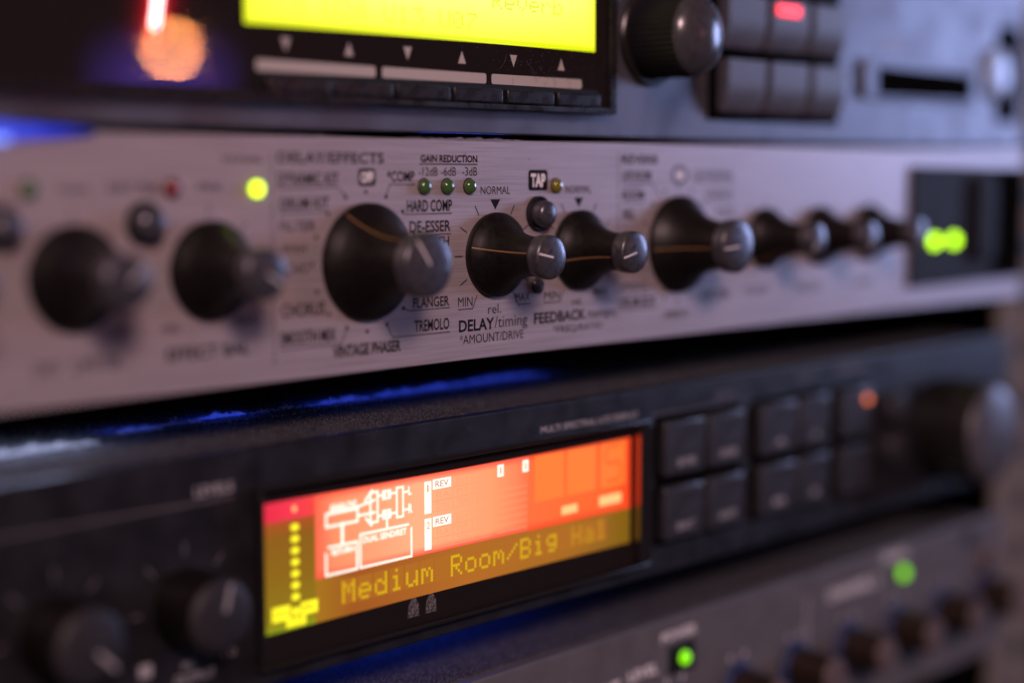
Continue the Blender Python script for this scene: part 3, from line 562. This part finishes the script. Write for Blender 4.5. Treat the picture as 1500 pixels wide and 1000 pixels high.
# ================================================================== dust and lint, lit by small lamps added close over it
ZC = -10.85                                  # top of the black unit's cover
def fluff(name, m, label, spots, n_per_mm, hgt, yj, size, cat='dust'):
    v, f = [], []
    for x0, x1, y, z, dens in spots:
        for _ in range(int((x1-x0)*n_per_mm*dens)):
            u = random.random(); x = x0 + (x1-x0)*u
            env = (.35+.65*math.sin(PI*min(max(u, .03), .97)))*(.55+.45*math.sin(x*1.7)*math.sin(x*.61+1))
            p = Vector((x, y+random.gauss(0, yj), z + random.random()*hgt*.35*env)); d = Vector((random.gauss(0, 1), random.gauss(0, .5), random.gauss(.15, .5))).normalized()
            wv = Vector((random.gauss(0, 1), random.gauss(0, 1), random.gauss(0, 1))).normalized()*size*random.uniform(.5, 1.2)
            L = random.uniform(.25, .8)*hgt*env
            k0 = len(v)
            for s in range(4):
                q = p + d*(L*s/3); q.z = max(q.z, z); q.z = min(q.z, z+hgt*(.3+env))
                v += [q-wv/2, q+wv/2]; d = (d + Vector((random.gauss(0, .45), random.gauss(0, .3), random.gauss(-.05, .4)))).normalized()
                if s: k = k0+2*s; f.append((k-2, k-1, k+1, k))
    c = Vector(spots[0][:1] + spots[0][2:4]) if False else Vector((spots[0][0], spots[0][2], spots[0][3]))
    o = link(name, mesh(name, [Vector(q)-c for q in v], f), m, None, c); o['kind'] = 'stuff'; o['label'] = label; o['category'] = cat
    return o
fluff('dust', 'lint', 'blue lit dust fluff in a line on the cover of the black unit', [(-75.6, -66.6, 29.7, ZC, 1.6), (-66, -56, 31, ZC, .4), (-55, -44, 33, ZC, 1.5), (-43, -26, 32, ZC, .3), (-25.4, -11, 32, ZC, 1.3), (-9, 6, 33, ZC, .9), (6, 15, 33.6, ZC, 1.4), (17, 46, 34.5, ZC, 1.1), (-112, -84, 23.5, ZC, 2.4)], 60, 1.9, .7, .08)
fluff('dust', 'lint', 'blue lit lint in the slit above the silver panel', [(-30, -22, -.2, 44.0, .4), (-23, 2, -.4, 44.0, 1.0), (-60, -48, -.1, 44.0, .3)], 40, .9, .3, .06)
fluff('dust', 'lint', 'loose specks of dust scattered over the black ledge', [(-120, 150, 20, ZC-.05, 1.0)], 34, .4, 12.0, .06)
strip = thing('light_leak_glow', (-120, -1.2, 41.6), 'added glowing blue shape for the light leaking above the silver panel', 'added glow')  # added emissive shape in place of blue light leaking from the slit
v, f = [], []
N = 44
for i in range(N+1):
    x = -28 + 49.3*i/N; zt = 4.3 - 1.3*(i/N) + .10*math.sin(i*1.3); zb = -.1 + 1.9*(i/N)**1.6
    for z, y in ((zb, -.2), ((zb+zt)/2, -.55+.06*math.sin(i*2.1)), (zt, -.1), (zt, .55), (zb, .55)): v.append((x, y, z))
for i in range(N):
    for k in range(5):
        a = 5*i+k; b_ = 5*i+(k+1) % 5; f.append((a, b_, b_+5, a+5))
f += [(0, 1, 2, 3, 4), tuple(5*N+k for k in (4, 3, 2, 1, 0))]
link('leak_shape', mesh('leak_shape', v, f, True), 'leak_glow', strip, (-120, -.6, 41.6))
for x in (-140, -128, -115.5): box('leak_spot', 'leak_spot_glow', strip, x-1.6, x+1.6, -1.5, -1.0, 42.0, 43.0, .2)  # added glowing blocks for the brightest part of the leak
# lint on the display window
v, f = [], []
for _ in range(170):
    x = random.gauss(8, 9); z = random.uniform(53.5, 62.5)
    if x > 26: continue
    s = random.uniform(.03, .09); k = len(v); v += [(x-s, 0, z-s), (x+s, 0, z-s), (x+s, 0, z+s), (x-s, 0, z+s)]; f.append((k, k+1, k+2, k+3))
for x, z, dx, dz in ((2, 60, 3, -4), (8, 56, -4, -4), (15, 57, .3, -5), (-6, 58, 2, 3), (10, 57.5, .5, -4), (-2, 56.5, -1.5, -3)):
    for s in range(5):
        a = s/5; b_ = (s+1)/5; k = len(v); bend = .5*math.sin(PI*a); bend2 = .5*math.sin(PI*b_)
        v += [(x+dx*a+bend, 0, z+dz*a), (x+dx*a+bend+.07, 0, z+dz*a), (x+dx*b_+bend2+.07, 0, z+dz*b_), (x+dx*b_+bend2, 0, z+dz*b_)]; f.append((k, k+1, k+2, k+3))
o = link('dust', mesh('dust', v, f), 'speck', None, (0, -2.16, 0)); o['kind'] = 'stuff'; o['label'] = 'fine hairs and specks on the glass under the yellow screen'; o['category'] = 'dust'

# lamps added in the gaps for the blue light that leaks from the rack
BL = (0.03, 0.08, 1.0)
for x0, x1, e in ((-76, -66, .0005), (-56, -43, .0006), (-26, 47, .0028)):
    area('added_dust_light', ((x0+x1)/2, 33.6, ZC+3.2), ((x0+x1)/2, 33.2, ZC), x1-x0, .8, BL, e)
area('added_dust_light', (-100, 24, ZC+3.4), (-100, 23.4, ZC), 30, 5, (.62, .68, 1.0), 0.0014)  # broad pale lamp added to lighten the dusty cover at the left
area('added_dust_light', (-100, 27, .4), (-100, 23, ZC), 26, 1.6, (.5, .58, 1.0), 0.003)  # second pale lamp added above the left fluff
area('added_dust_light', (-10, 4.2, 43.3), (-10, .2, 44.6), 24, .6, BL, 0.0006)
area('blue_rear_light', (4, 50, -57.5), (6, 16, -66.4), 60, 3, BL, 0.014)
